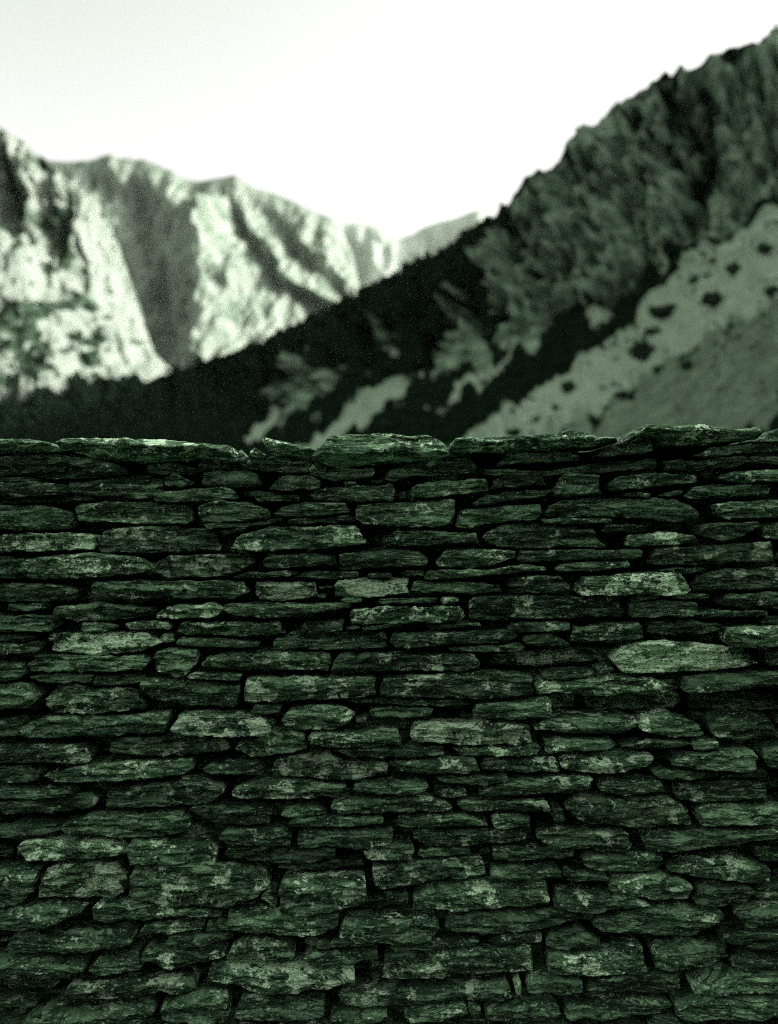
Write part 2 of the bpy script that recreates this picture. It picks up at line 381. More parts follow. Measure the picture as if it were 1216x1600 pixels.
# --- the big pale mountain across the valley: sawtooth ribs, sunlit on their right sides
def d_back(x, y, V_):
    K = lambda pts: ip(y, [p[0] for p in pts], [p[1] for p in pts])
    knots = [(K([(240, 60), (640, 60)]), 30), (K([(250, 120), (640, 150)]), 30),
             (K([(250, 190), (400, 222), (500, 243), (640, 252)]), -150),
             (K([(270, 300), (310, 316), (350, 330), (440, 336), (520, 326), (560, 334), (640, 350)]), 200),
             (K([(270, 335), (310, 352), (380, 392), (440, 440), (475, 500), (640, 640)]), -40),
             (K([(270, 366), (330, 388), (380, 412), (440, 452), (470, 508), (640, 660)]), 70),
             (K([(270, 395), (320, 418), (400, 470), (450, 540), (640, 700)]), -50),
             (K([(300, 430), (340, 455), (390, 485), (440, 550), (640, 720)]), 40),
             (K([(330, 520), (390, 548), (440, 580), (640, 760)]), -30), (K([(330, 620), (640, 800)]), -30)]
    xs = np.stack([k_[0] for k_ in knots], 0); vals = np.array([k_[1] for k_ in knots], float)
    wxx = x + 9 * fbm(x / 40, y / 40, 0, 4, 90)
    r = np.full(x.shape, vals[0])
    for i in range(len(vals) - 1):
        t = np.clip((wxx - xs[i]) / np.maximum(xs[i + 1] - xs[i], 1), 0, 1)
        r = np.where(wxx >= xs[i], vals[i] * (1 - t) + vals[i + 1] * t, r)
    tt_ = np.linspace(0, 1, x.shape[0])[:, None]
    r = r * sstep(0.05, 0.22, tt_) + fbm(x / 30, y / 70, 0, 5, 33) * 28 + fbm((x + .6 * y) / 14, (y - .4 * x) / 60, 0, 3, 35) * 16
    return 1.6 * r * np.clip(tt_ * 9, 0.15, 1)
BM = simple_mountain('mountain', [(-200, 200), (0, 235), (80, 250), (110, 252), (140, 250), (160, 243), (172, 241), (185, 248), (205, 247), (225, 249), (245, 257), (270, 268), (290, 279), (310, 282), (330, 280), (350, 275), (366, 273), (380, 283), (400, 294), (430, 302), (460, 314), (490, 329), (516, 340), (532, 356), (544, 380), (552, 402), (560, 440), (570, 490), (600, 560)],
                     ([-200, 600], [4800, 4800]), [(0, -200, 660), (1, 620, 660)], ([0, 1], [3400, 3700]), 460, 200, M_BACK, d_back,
                     lambda x, y: np.clip(0.12 + 0.16 * fbm(x / 20, y / 40, 0, 4, 71) + 0.34 * fbm((x + .55 * y) / 13, (y - .5 * x) / 80, 0, 3, 73), 0, 1), lambda x, y: 0 * x, 1200)  # dark streaks painted in for ravine relief that stays invisible in shade

# --- farthest ridge closing the valley
M_FAR = mountain_material('haze_paled_rock', 0.15, (0.34, 0.39, 0.33, 1), (0.44, 0.49, 0.42, 1), (0.44, 0.49, 0.42, 1), (0.20, 0.26, 0.20, 1), 8.0)  # haze over the ridge put into the colour as paler rock
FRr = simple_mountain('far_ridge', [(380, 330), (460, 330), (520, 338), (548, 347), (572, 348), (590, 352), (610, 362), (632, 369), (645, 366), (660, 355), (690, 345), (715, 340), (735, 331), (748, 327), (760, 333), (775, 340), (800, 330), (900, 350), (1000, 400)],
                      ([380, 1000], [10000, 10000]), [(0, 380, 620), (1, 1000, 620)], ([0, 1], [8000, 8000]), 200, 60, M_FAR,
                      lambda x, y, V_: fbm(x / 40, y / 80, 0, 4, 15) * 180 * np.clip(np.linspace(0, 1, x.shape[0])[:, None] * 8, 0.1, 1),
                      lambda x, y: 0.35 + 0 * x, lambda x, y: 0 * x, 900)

# ------------------------------------------------------------------ scrub and forest on the far slopes (uncountable), bushes on the scree
rng = np.random.default_rng(11)
phi = (1 + 5 ** .5) / 2
ICO_V = np.array([(-1, phi, 0), (1, phi, 0), (-1, -phi, 0), (1, -phi, 0), (0, -1, phi), (0, 1, phi), (0, -1, -phi), (0, 1, -phi), (phi, 0, -1), (phi, 0, 1), (-phi, 0, -1), (-phi, 0, 1)]) / (1 + phi * phi) ** .5
ICO_F = np.array([(0, 11, 5), (0, 5, 1), (0, 1, 7), (0, 7, 10), (0, 10, 11), (1, 5, 9), (5, 11, 4), (11, 10, 2), (10, 7, 6), (7, 1, 8), (3, 9, 4), (3, 4, 2), (3, 2, 6), (3, 6, 8), (3, 8, 9), (4, 9, 5), (2, 4, 11), (6, 2, 10), (8, 6, 7), (9, 8, 1)])
def scatter(name, pts, rad, mat, zs=1.2):
    n_ = len(pts)
    j = 1 + 0.35 * rng.standard_normal((n_, 12, 1))
    v_ = ICO_V[None] * j * rad[:, None, None] * np.array([1, 1, zs]) + pts[:, None, :] + np.array([0, 0, 0.4]) * rad[:, None, None]
    f_ = (ICO_F[None] + (np.arange(n_) * 12)[:, None, None]).reshape(-1, 3)
    return tag(mesh_obj(name, v_.reshape(-1, 3), f_, mat, smooth=False), kind='stuff')
ok = (RVEG_SHADE > 0.8) & infr & ((RPX < 790) | (tt > 0.30)) & (RPX > -1200) & (RPX < 1260) & (RPY < 705)
idx = np.argwhere(ok); idx = idx[rng.choice(len(idx), min(len(idx), 9000), replace=False)]
pt = RV[idx[:, 0], idx[:, 1]]
scatter('forest', pt, pt[:, 1] * rng.uniform(0.0008, 0.0028, len(pt)) * rng.choice([1, 1, 1, 1.3, 1.9], len(pt)), M_LEAF)
def scat_mountain(name, MM, n_, lo, hi, thr):
    _, V_, x_, y_, a = MM
    ii = np.argwhere((a > thr) & (x_ > -500) & (y_ < 610)); ii = ii[rng.choice(len(ii), n_, replace=False)]
    p_ = V_[ii[:, 0], ii[:, 1]]
    scatter(name, p_, p_[:, 1] * rng.uniform(lo, hi, n_), M_LEAF, 0.9)
scat_mountain('scrub', LS, 900, 0.0008, 0.0028, 0.45)
scat_mountain('scrub', LM, 480, 0.0008, 0.0022, 0.5)

ok = (np.maximum(scree, grass) > 0.6) & infr & (RPX > 640) & (RPX < 1260) & (RPY < 720) & (fbm(RPX / 60, RPY / 30, 0, 3, 19) > 0.05)
idx = np.argwhere(ok); idx = idx[rng.choice(len(idx), 620, replace=False)]
pt = RV[idx[:, 0], idx[:, 1]]
scatter('scrub', pt, pt[:, 1] * rng.uniform(0.0006, 0.0016, len(pt)) * rng.choice([1, 1, 1, 2.0], len(pt)), M_LEAF, 0.6)
bvh = BVHTree.FromPolygons([Vector(v) for v in RV.reshape(-1, 3)], [tuple(q) for q in grid_faces(nr, nc).tolist()])
def ground_hit(px_, py_):
    d = Vector(((px_ - 608) / F, 1, -(py_ - 800) / F)).normalized()
    h = bvh.ray_cast(Vector((0, 0, HC)), d)
    return h[0]
def bush(px_, py_, w, h, label):
    c = ground_hit(px_, py_ + h * 0.42)
    if c is None: return
    s = c.y / F; W_, H_ = w * s, h * s
    r = np.random.default_rng(int(px_ * 7 + py_))
    nl = 260
    q = r.standard_normal((nl, 3)); q /= np.linalg.norm(q, axis=1)[:, None]
    rad = r.uniform(0.35, 1, nl) ** 0.6 * (0.75 + 0.3 * vn(q[:, 0] * 2, q[:, 1] * 2, q[:, 2] * 2 + px_, 3))
    cen = q * rad[:, None] * np.array([W_ / 2, W_ / 2.4, H_ / 2]) + np.array([0, 0, H_ * 0.45])
    sz = 0.085 * W_ * r.uniform(0.7, 1.5, nl)
    t1 = r.standard_normal((nl, 3)); t1 /= np.linalg.norm(t1, axis=1)[:, None]
    t2 = np.cross(t1, r.standard_normal((nl, 3))); t2 /= np.linalg.norm(t2, axis=1)[:, None]
    a, b_ = t1 * sz[:, None], t2 * sz[:, None] * 0.7
    v_ = np.stack([cen - a, cen - b_, cen + a, cen + b_], 1).reshape(-1, 3)
    f_ = np.arange(nl * 4).reshape(-1, 4)
    # inner woody mass so that the bush reads as a solid clump
    iv = ICO_V * np.array([W_ * .36, W_ * .3, H_ * .36]) + np.array([0, 0, H_ * .4])
    vv_ = np.concatenate([v_, iv]); ff = [tuple(x) for x in f_.tolist()] + [tuple(x + nl * 4 for x in t) for t in ICO_F.tolist()]
    o = mesh_obj('bush', vv_, ff, M_BUSH, smooth=False); o.location = c
    tag(o, label, 'bush', 'dark bushes dotted over the pale scree slope')
B = [(888, 605, 32, 24, 'small round dark bush alone on the lower middle of the pale scree slope'),
     (1005, 550, 56, 38, 'largest dark round bush in the middle of the pale scree slope'),
     (1030, 577, 28, 16, 'low dark bush just below and right of the largest scree bush'),
     (1113, 467, 42, 30, 'wide dark bush high on the scree, below the shaded crag at right'),
     (1147, 421, 32, 24, 'dark bush near the top of the scree, upper right of the wide one'),
     (1038, 440, 24, 20, 'dark bush at the upper left edge of the scree beside the forest band'),
     (1085, 438, 24, 15, 'small flat bush between the scree edge and the wide high bush'),
     (1195, 389, 32, 24, 'dark bush at the top right of the scree, close to the frame edge'),
     (1206, 456, 30, 24, 'dark bush on the right frame edge halfway up the scree'),
     (1038, 488, 60, 24, 'long low strip of dark bush touching the left edge of the scree'),
     (1022, 518, 34, 14, 'thin flat bush just above the largest scree bush'),
     (868, 637, 16, 12, 'tiny dark bush below the lone lower scree bush'),
     (803, 677, 30, 16, 'dark bush just over the wall top at the foot of the scree'),
     (838, 655, 18, 12, 'tiny dark bush just up the scree from the one over the wall top'),
     (1073, 570, 26, 20, 'dark bush at the boundary between pale scree and darker grass'),
     (968, 617, 24, 14, 'small dark bush low on the scree by the grass edge'),
     (1143, 510, 18, 12, 'tiny bush on the right of the scree under the wide high bush')]
for b_ in B: bush(*b_)

# ------------------------------------------------------------------ the dry stone wall
STONES = """C1|0|-30,685 45,687 74,691 101,705 35,707 -30,709
C2|0|95,693 104,686 187,686 263,687 313,693 359,696 373,721 352,721 311,717 221,723 145,716 100,702
C3|0|373,704 377,703 390,716 383,724 372,719
C4|0|391,705 396,698 418,711 411,715 394,714
C5|0|410,685 417,684 493,702 493,707 483,716 421,710
C6|0|491,714 504,697 517,681 552,678 607,678 638,682 666,679 690,690 699,702 699,714 642,722 604,724 521,731 497,721
C7|0|701,711 704,697 713,684 763,684 796,682 859,680 911,680 958,685 960,694 911,698 849,704 797,707 745,705 711,713
C8|0|865,680 879,674 891,671 910,674 927,681 900,682
C9|0|961,696 983,679 1003,665 1017,664 1059,667 1100,665 1135,673 1179,669 1184,677 1179,687 1124,691 1072,697 1024,691 989,695
CX|0|1179,690 1197,679 1216,669 1232,667 1232,690
s|0|-40,731 3,710 86,705 124,711 180,724 200,738 145,745 69,748 28,742 -40,740
s|0|-50,741 21,741 55,750 -50,752
s|0|-33,754 59,753 100,757 100,771 69,776 -33,774
s|0|100,754 104,751 145,750 162,745 225,743 249,748 247,771 238,780 155,774 104,774
s|0|225,729 230,723 269,723 294,729 321,736 294,741 228,738
s|0|304,719 311,718 366,721 385,728 383,732 304,732
s|0|249,747 263,741 276,742 297,754 282,762 250,758
s|0|315,754 318,736 380,734 399,740 406,757 390,761 318,758
s|0|239,778 242,770 294,764 345,761 366,766 371,780 311,783 242,785
s|0|-38,776 35,777 131,776 135,781 104,783 -38,788
s|0|-32,790 62,789 100,799 107,812 100,828 -32,828
s|1|110,795 121,786 193,784 249,786 294,791 299,812 283,819 214,818 166,816 119,814
s|0|311,799 314,785 345,782 390,785 415,795 418,811 321,816 313,809
s|0|377,769 400,766 432,769 446,773 394,776 377,775
s|0|395,778 400,773 462,774 467,778 466,783 400,784 397,782
s|0|318,819 380,814 435,810 440,813 408,821 321,826
s|0|345,830 382,825 383,828 349,837
s|2|-16,835 111,833 145,837 152,849 138,859 -16,863
s|1|148,857 154,828 221,822 311,825 332,830 344,854 342,861 269,864 152,863
s|1|362,856 367,840 393,831 421,824 552,821 562,830 572,849 504,857 417,861 369,859
s|1|23,891 38,873 145,865 221,872 238,887 221,896 138,904 45,906
s|1|221,894 249,875 263,869 387,865 397,880 373,892 345,901 259,904 228,899
s|0|-66,873 33,873 21,891 26,905 -66,909
s|0|410,878 417,867 483,866 524,869 526,885 414,888
s|0|386,710 400,704 416,709 417,711 390,713
s|0|388,731 393,716 435,710 486,717 483,738 441,738 390,732
s|0|483,731 490,721 511,731 504,747 485,743
s|0|600,748 607,733 642,721 687,716 732,709 745,721 746,736 711,741 642,743 607,752
s|0|505,747 517,733 583,731 585,745 538,750
s|0|536,752 555,751 557,757 538,758
s|0|580,751 600,749 599,753 581,754
s|0|421,765 429,750 445,742 483,742 503,754 500,762 452,766
s|0|485,774 490,765 555,758 614,757 618,773 616,781 552,785 488,782
s|0|638,769 652,755 694,752 759,747 764,767 704,774 642,778
s|0|624,771 635,769 635,778 625,778
s|0|755,741 758,732 796,731 858,735 900,728 941,722 989,719 1021,714 1032,716 1034,732 969,735 910,741 831,742
s|0|780,728 796,707 841,704 896,704 908,709 911,718 865,721 813,722
s|0|931,712 951,698 1017,690 1023,705 989,709 945,714
s|0|1093,712 1114,698 1162,693 1216,691 1273,691 1273,702 1159,707 1107,714
s|0|1038,721 1045,720 1107,718 1162,712 1176,717 1159,728 1090,735 1045,736
s|0|1179,712 1216,714 1263,716 1263,724 1193,723 1169,721
s|0|951,764 965,745 1038,738 1090,742 1092,754 1038,759 962,767
s|0|869,767 886,740 900,739 938,742 945,771 893,775 872,776
s|0|768,764 775,750 796,745 853,743 855,758 796,761
s|0|737,788 761,774 796,768 860,765 862,774 837,778 796,782 744,791
s|0|1128,748 1145,738 1216,732 1248,732 1248,750 1145,753
s|0|977,771 989,769 1017,771 1017,777 979,776
s|0|1034,774 1059,766 1073,764 1073,773 1052,776
s|0|1076,774 1093,759 1162,754 1212,753 1211,773 1128,777 1083,780
s|0|848,802 875,781 948,778 1017,778 1065,781 1093,795 1095,812 1052,815 1017,811 962,806 900,809 858,807
s|0|1121,805 1122,786 1216,781 1284,781 1284,807 1141,812
s|0|713,823 718,797 796,790 844,788 847,802 841,811 796,814 727,826
s|0|557,812 559,790 593,786 656,783 713,781 711,795 702,819 676,823 607,822 566,819
s|0|428,802 438,793 483,785 535,785 547,800 504,805 431,807
s|0|447,818 452,812 504,809 555,807 555,815 448,819
s|0|599,850 607,831 628,825 676,830 747,833 749,849 687,850 621,853
s|0|755,843 765,831 796,819 834,818 882,823 929,826 948,856 900,854 824,857 775,854
s|0|848,812 875,809 934,811 958,811 959,816 910,819 851,818
s|0|945,830 948,820 989,819 1016,824 1014,831 948,833
s|1|983,843 993,837 1052,831 1093,837 1096,849 1059,852 989,853
s|0|1097,828 1107,819 1186,816 1195,821 1162,838 1135,845 1103,838
s|0|1197,837 1207,816 1257,815 1257,842 1204,842
s|1|1021,871 1031,859 1062,857 1107,854 1162,849 1209,847 1216,866 1214,878 1141,881 1038,885 1021,880
s|0|813,875 817,861 917,860 1007,860 1007,873 910,875 817,879
s|0|787,864 796,860 806,862 806,871 796,873
s|0|530,888 531,866 593,859 656,862 670,876 668,885 573,888 535,892
s|1|683,881 694,859 745,857 804,862 801,871 780,881 739,888 687,885
s|0|872,889 882,884 934,879 986,878 989,887 910,895 875,895
s|0|663,906 668,893 711,891 766,892 794,886 820,883 853,886 855,892 820,895 745,901 697,905
s|0|625,899 635,893 663,892 663,901 642,902
s|0|573,900 576,898 612,896 612,903 580,904
s|0|464,902 476,895 559,896 562,905 504,905
s|0|359,903 383,896 435,894 464,895 462,901 400,904
s|0|1038,892 1065,888 1103,888 1109,893 1083,896 1045,894
s|1|1090,915 1097,899 1141,891 1216,889 1236,889 1236,920 1141,924 1093,924
s|1|903,927 913,903 934,901 1017,894 1065,896 1076,922 1065,929 989,929 913,929
s|1|796,911 799,905 848,900 875,901 896,917 894,925 858,929 803,927
s|1|737,972 736,941 744,936 796,933 900,934 972,933 977,956 974,964 900,968 796,971
s|0|989,941 996,934 1034,933 1039,938 1003,943
s|0|1052,934 1072,929 1110,931 1113,936 1072,937
s|0|984,960 989,944 1045,941 1093,942 1097,962 1065,965 989,966
s|0|1128,943 1141,932 1216,926 1272,926 1272,952 1173,953 1141,948
s|0|1100,962 1110,956 1207,956 1208,964 1141,967 1103,967
s|0|1200,974 1207,967 1275,965 1275,978 1202,977
s|1|1017,989 1021,974 1059,970 1097,972 1107,976 1138,978 1140,986 1107,994 1059,995 1024,994
s|0|1138,1005 1141,981 1176,979 1240,977 1240,1005 1183,1010 1141,1009
s|1|894,1003 903,984 969,975 1003,974 1011,998 1003,1002 900,1006
s|0|798,986 803,977 865,974 893,975 891,986 831,989 799,989
s|0|820,1000 827,995 862,994 879,1001 894,1007 865,1009 824,1009
s|0|612,1003 616,990 676,989 804,987 809,993 801,1003 745,1008 621,1013
s|0|701,1015 745,1012 815,1008 820,1012 808,1019 711,1019
s|1|770,1041 775,1027 796,1027 865,1017 900,1013 927,1016 948,1025 953,1038 910,1043 848,1047 796,1045
s|0|850,1057 855,1052 900,1050 932,1048 927,1057 886,1063 855,1062
s|0|938,1050 943,1044 957,1043 960,1049 951,1055 939,1055
s|3|962,1036 976,1019 1010,1005 1052,1004 1114,1010 1173,1015 1192,1039 1176,1048 1128,1053 1038,1057 983,1056 969,1043
s|1|1211,1025 1216,1012 1242,1010 1242,1043 1212,1044
s|2|839,1077 848,1065 893,1069 910,1062 955,1059 989,1062 1038,1067 1064,1079 1038,1087 983,1091 910,1091 865,1084 841,1089
s|0|1069,1081 1079,1063 1141,1057 1216,1052 1258,1052 1258,1069 1141,1079 1079,1085
s|1|594,1088 596,1062 642,1057 711,1051 766,1049 820,1055 832,1057 836,1088 808,1092 711,1093 607,1091
s|1|514,1048 528,1027 607,1024 676,1025 742,1024 748,1046 704,1050 566,1053 517,1055
s|1|311,1039 321,1029 362,1021 400,1019 469,1023 514,1024 515,1038 510,1050 400,1050 348,1050 315,1048
s|2|380,1095 383,1063 400,1060 486,1061 538,1058 586,1060 587,1088 531,1094 400,1101 381,1099
s|0|543,1096 607,1096 735,1099 736,1105 711,1108 642,1106 552,1102
s|1|740,1120 745,1105 766,1099 815,1101 859,1093 865,1095 865,1119 815,1125 745,1122
s|0|422,1008 428,1001 441,1000 455,987 469,987 479,993 538,993 602,989 604,1017 504,1020 426,1019
s|1|468,982 476,974 514,973 536,971 535,987 504,992 471,991
s|0|542,981 562,979 562,983 543,984
s|0|568,982 607,977 632,978 630,982 569,986
s|0|671,982 676,976 752,975 753,981 676,986
s|1|547,970 552,953 607,949 652,949 718,949 725,958 723,973 614,974 549,975
s|0|587,941 593,937 687,936 685,943 593,944
s|0|690,941 694,936 718,936 718,943 692,944
s|0|644,924 649,911 711,911 785,915 786,925 745,929 652,927
s|3|521,925 528,908 566,906 638,905 638,927 580,933 524,933
s|3|396,929 398,911 421,910 493,911 494,932 455,941 403,939
s|0|498,918 504,916 519,918 519,921 500,921
s|0|495,933 500,930 508,932 507,936 497,936
s|0|531,939 538,936 566,936 566,942 542,942
s|0|345,953 352,944 400,944 486,944 550,943 549,951 479,958 452,965 400,965 359,961
s|1|275,991 276,976 345,974 400,975 435,975 444,991 400,998 345,995 276,993
s|0|271,1006 276,1000 328,1001 402,1007 401,1012 318,1013 273,1010
s|2|240,962 249,953 273,946 328,945 345,953 337,965 283,967 242,967
s|0|83,956 85,949 145,943 193,948 235,953 238,962 193,969 114,973 86,963
s|1|140,929 142,910 221,908 311,909 377,909 387,927 363,936 269,936 145,935
s|0|-59,936 -59,915 55,912 90,915 117,925 114,939 73,942 -59,941
s|0|3,953 7,947 62,945 66,953 41,956 3,956
s|0|-33,962 21,963 73,963 85,977 79,986 -33,987
s|0|121,984 124,976 166,975 185,981 162,989 128,989
s|1|187,982 193,975 238,974 261,974 261,985 207,986
s|0|-35,992 35,991 52,996 41,1004 -35,1004
s|0|-16,1006 60,1004 64,1012 52,1020 -16,1026
s|3|68,1005 73,994 138,991 221,991 249,1006 221,1019 149,1025 76,1019
s|0|242,1003 249,994 266,994 268,1006 249,1006
s|0|36,1041 55,1025 138,1027 221,1027 230,1036 221,1048 138,1051 41,1052
s|1|237,1039 242,1020 263,1015 306,1017 306,1032 287,1057 273,1060 242,1050
s|0|292,1058 301,1053 349,1054 377,1058 373,1066 297,1062
s|0|41,1060 76,1055 111,1054 136,1058 135,1071 52,1070
s|0|136,1067 138,1060 193,1058 216,1060 218,1072 166,1076 140,1076
s|0|-70,1036 28,1039 36,1053 24,1065 -70,1069
s|0|-70,1077 45,1070 55,1091 45,1108 -70,1114
s|1|65,1096 81,1074 114,1073 138,1081 200,1077 221,1095 225,1112 159,1118 73,1119
s|0|214,1088 219,1063 238,1061 345,1071 375,1076 366,1110 294,1108 256,1100 216,1091
s|0|391,1112 395,1105 435,1103 438,1107 436,1116 400,1118 393,1117
s|0|28,1138 69,1122 166,1124 207,1119 266,1114 263,1126 254,1147 166,1152 35,1157
s|0|-33,1131 17,1124 29,1133 28,1154 -33,1156
s|2|268,1136 282,1114 366,1115 401,1120 421,1128 427,1138 415,1148 390,1148 297,1147 269,1141
s|1|166,1171 169,1162 183,1157 276,1155 351,1158 352,1176 311,1183 214,1185 169,1180
s|1|-43,1169 35,1166 135,1169 142,1190 131,1194 -43,1194
s|1|66,1214 76,1209 138,1198 207,1193 297,1189 299,1204 283,1216 173,1223 79,1226
s|0|-23,1200 45,1198 60,1211 59,1221 21,1230 -23,1228
s|0|317,1205 321,1198 366,1196 408,1197 409,1211 402,1217 320,1211
s|1|364,1173 372,1162 400,1148 445,1145 474,1152 478,1178 400,1191 386,1190
s|1|161,1252 164,1242 235,1230 297,1219 332,1230 352,1238 325,1259 249,1266 173,1271 162,1262
s|1|360,1243 367,1235 407,1223 476,1226 542,1230 538,1240 531,1250 469,1254 400,1256 372,1254
s|0|-36,1238 35,1237 104,1238 111,1247 69,1252 -36,1254
s|0|-51,1259 69,1257 131,1247 149,1255 138,1269 86,1278 14,1279
s|0|93,1299 100,1288 145,1278 207,1278 287,1273 297,1293 292,1309 242,1317 173,1312 100,1307
s|0|295,1269 301,1263 363,1264 415,1268 425,1273 423,1292 380,1295 339,1292 304,1280
s|0|-17,1300 35,1293 69,1293 90,1304 62,1311 -17,1317
s|2|22,1338 24,1323 83,1317 145,1321 188,1325 190,1342 131,1352 35,1349
s|1|192,1330 204,1316 276,1325 328,1321 337,1338 332,1356 242,1357 200,1354
s|1|341,1312 348,1302 400,1298 431,1299 455,1307 454,1325 400,1326 355,1321
s|0|346,1342 355,1328 400,1326 469,1330 526,1331 521,1347 469,1357 400,1354 359,1351
s|1|438,1124 452,1110 486,1104 538,1107 555,1119 545,1136 514,1144 469,1143 441,1131
s|0|555,1126 573,1124 573,1130 557,1130
s|0|578,1121 581,1112 621,1109 676,1112 678,1124 642,1128 580,1128
s|1|481,1157 483,1150 545,1147 607,1143 625,1145 626,1167 580,1172 549,1171 486,1167
s|0|521,1174 573,1173 694,1168 695,1181 642,1186 549,1186
s|3|640,1148 644,1135 694,1131 763,1129 815,1134 830,1138 832,1162 825,1167 732,1166 649,1160
s|0|707,1172 745,1170 797,1171 840,1164 850,1171 844,1182 780,1184 725,1183
s|2|421,1209 428,1197 469,1186 514,1186 538,1195 607,1198 606,1219 538,1225 483,1219 424,1216
s|1|607,1195 642,1191 694,1185 742,1185 750,1204 745,1209 676,1213 642,1211
s|1|754,1205 756,1190 796,1188 872,1188 875,1210 815,1213 759,1210
s|0|552,1236 555,1230 607,1224 671,1228 666,1235 635,1242 562,1240
s|0|683,1221 694,1216 796,1217 797,1226 752,1232 697,1227
s|1|680,1249 682,1233 701,1238 730,1239 732,1249 697,1253
s|1|751,1242 773,1233 815,1224 859,1218 911,1216 928,1219 918,1242 849,1245 796,1246 759,1248
s|1|514,1264 524,1255 614,1247 676,1250 706,1262 704,1270 621,1273 531,1275
s|1|713,1262 721,1256 796,1255 853,1252 860,1269 849,1275 796,1273 732,1274
s|0|438,1276 448,1266 504,1266 509,1274 466,1283 443,1280
s|0|447,1288 455,1282 538,1280 600,1280 599,1288 538,1294 455,1295
s|0|619,1293 621,1281 676,1278 728,1278 759,1292 766,1297 732,1301 683,1301 625,1297
s|0|772,1293 777,1280 815,1278 832,1282 832,1299 796,1301 777,1300
s|0|462,1321 467,1304 504,1299 566,1300 616,1298 612,1323 545,1326 466,1325
s|1|645,1307 649,1304 694,1307 725,1309 796,1307 821,1304 828,1316 815,1325 745,1330 663,1330 650,1321
s|1|568,1338 573,1332 621,1326 642,1318 649,1335 642,1349 573,1349
s|0|654,1342 656,1337 735,1334 737,1345 676,1349 656,1348
s|0|770,1347 772,1337 815,1332 849,1335 903,1334 904,1349 815,1355 773,1354
s|1|835,1136 848,1128 900,1121 996,1121 997,1133 983,1148 927,1151 886,1147 836,1143
s|1|996,1135 1010,1122 1052,1119 1090,1129 1104,1148 1090,1154 1059,1154 1003,1142
s|0|1114,1145 1121,1129 1159,1119 1207,1124 1215,1152 1176,1159 1128,1159
s|0|851,1167 853,1159 962,1159 969,1167 955,1174 858,1181
s|0|972,1166 1010,1157 1059,1159 1083,1164 1059,1171 983,1172
s|0|1086,1166 1097,1159 1124,1160 1127,1169 1097,1176 1088,1173
s|0|1052,1181 1107,1177 1179,1173 1185,1183 1176,1204 1093,1203 1055,1198
s|0|1190,1183 1200,1169 1272,1167 1272,1200 1204,1202
s|2|877,1192 886,1185 945,1183 983,1176 1017,1178 1031,1190 1017,1204 948,1215 913,1212 879,1204
s|0|1024,1212 1038,1207 1124,1210 1126,1217 1079,1223 1038,1222
s|0|1133,1216 1136,1208 1204,1205 1208,1214 1205,1222 1138,1222
s|0|939,1235 948,1224 1003,1221 1038,1224 1040,1240 983,1245 945,1242
s|0|1065,1252 1069,1231 1107,1228 1169,1228 1207,1233 1209,1254 1107,1261 1069,1258
s|1|862,1276 867,1264 884,1269 885,1287 870,1289
s|1|882,1262 896,1252 934,1249 1010,1252 1059,1255 1084,1273 1083,1297 989,1299 917,1293 903,1280
s|0|1095,1287 1100,1269 1141,1264 1216,1263 1233,1263 1233,1288 1141,1291 1100,1293
s|1|843,1316 846,1300 900,1298 934,1304 984,1304 988,1325 976,1333 865,1327
s|0|1005,1321 1010,1307 1100,1300 1176,1297 1257,1297 1257,1304 1141,1321 1038,1330 1010,1328
s|0|1057,1338 1065,1330 1169,1323 1176,1330 1162,1338 1072,1342
s|0|1183,1338 1193,1331 1246,1328 1246,1349 1193,1347
s|0|1200,1314 1211,1307 1272,1307 1272,1325 1207,1325
s|0|912,1349 934,1340 989,1338 1038,1335 1038,1357 1034,1363 962,1369 924,1363
s|1|1048,1364 1055,1350 1107,1345 1169,1347 1209,1357 1209,1386 1141,1385 1093,1377
s|2|55,1388 66,1364 83,1357 173,1357 190,1371 192,1402 166,1410 69,1409 55,1407
s|1|199,1402 200,1364 242,1357 339,1352 415,1364 420,1388 397,1405 349,1423 263,1423 214,1414
s|0|-27,1371 28,1357 55,1367 54,1395 35,1402 -27,1395
s|0|-17,1405 28,1400 38,1409 21,1423 -17,1423
s|0|-17,1433 52,1414 93,1416 135,1419 93,1438 35,1450 -17,1452
s|1|135,1443 138,1424 152,1414 242,1424 345,1431 342,1441 276,1442 228,1447 149,1454
s|0|10,1481 17,1467 131,1461 193,1461 207,1471 200,1483 149,1487 62,1493 17,1494
s|0|211,1466 221,1457 269,1452 316,1450 314,1461 276,1466 214,1471
s|0|256,1480 263,1473 311,1469 363,1466 364,1471 311,1485 287,1486
s|0|320,1459 321,1448 352,1447 364,1462 321,1464
s|1|352,1447 353,1431 400,1429 528,1431 530,1450 504,1464 452,1467 400,1460 372,1464 362,1455
s|0|403,1414 414,1395 431,1395 429,1429 421,1430
s|0|218,1502 225,1486 249,1493 345,1492 349,1500 311,1511 263,1518 221,1509
s|0|-70,1502 69,1500 135,1505 133,1521 100,1527 83,1518 -70,1519
s|0|135,1516 149,1504 207,1502 221,1512 214,1523 149,1531 136,1523
s|1|351,1507 365,1483 400,1476 452,1478 462,1488 461,1507 428,1509
s|0|-35,1530 41,1524 79,1530 85,1543 74,1561 10,1561
s|1|100,1554 107,1543 173,1538 249,1533 294,1531 307,1542 297,1557 256,1557 173,1564 111,1568
s|0|81,1571 90,1562 114,1568 114,1573 90,1575
s|2|325,1526 327,1512 400,1511 483,1516 552,1516 557,1533 514,1550 462,1557 400,1557 369,1552 331,1538
s|0|-22,1575 45,1571 52,1581 21,1588 -22,1588
s|0|21,1616 35,1599 62,1588 149,1578 238,1571 238,1592 207,1613 104,1623
s|0|245,1592 249,1575 301,1559 356,1559 359,1588 352,1604 252,1604
s|1|366,1592 372,1566 400,1562 452,1562 507,1561 507,1588 452,1594
s|0|431,1364 448,1359 504,1355 566,1353 569,1362 514,1369 466,1369
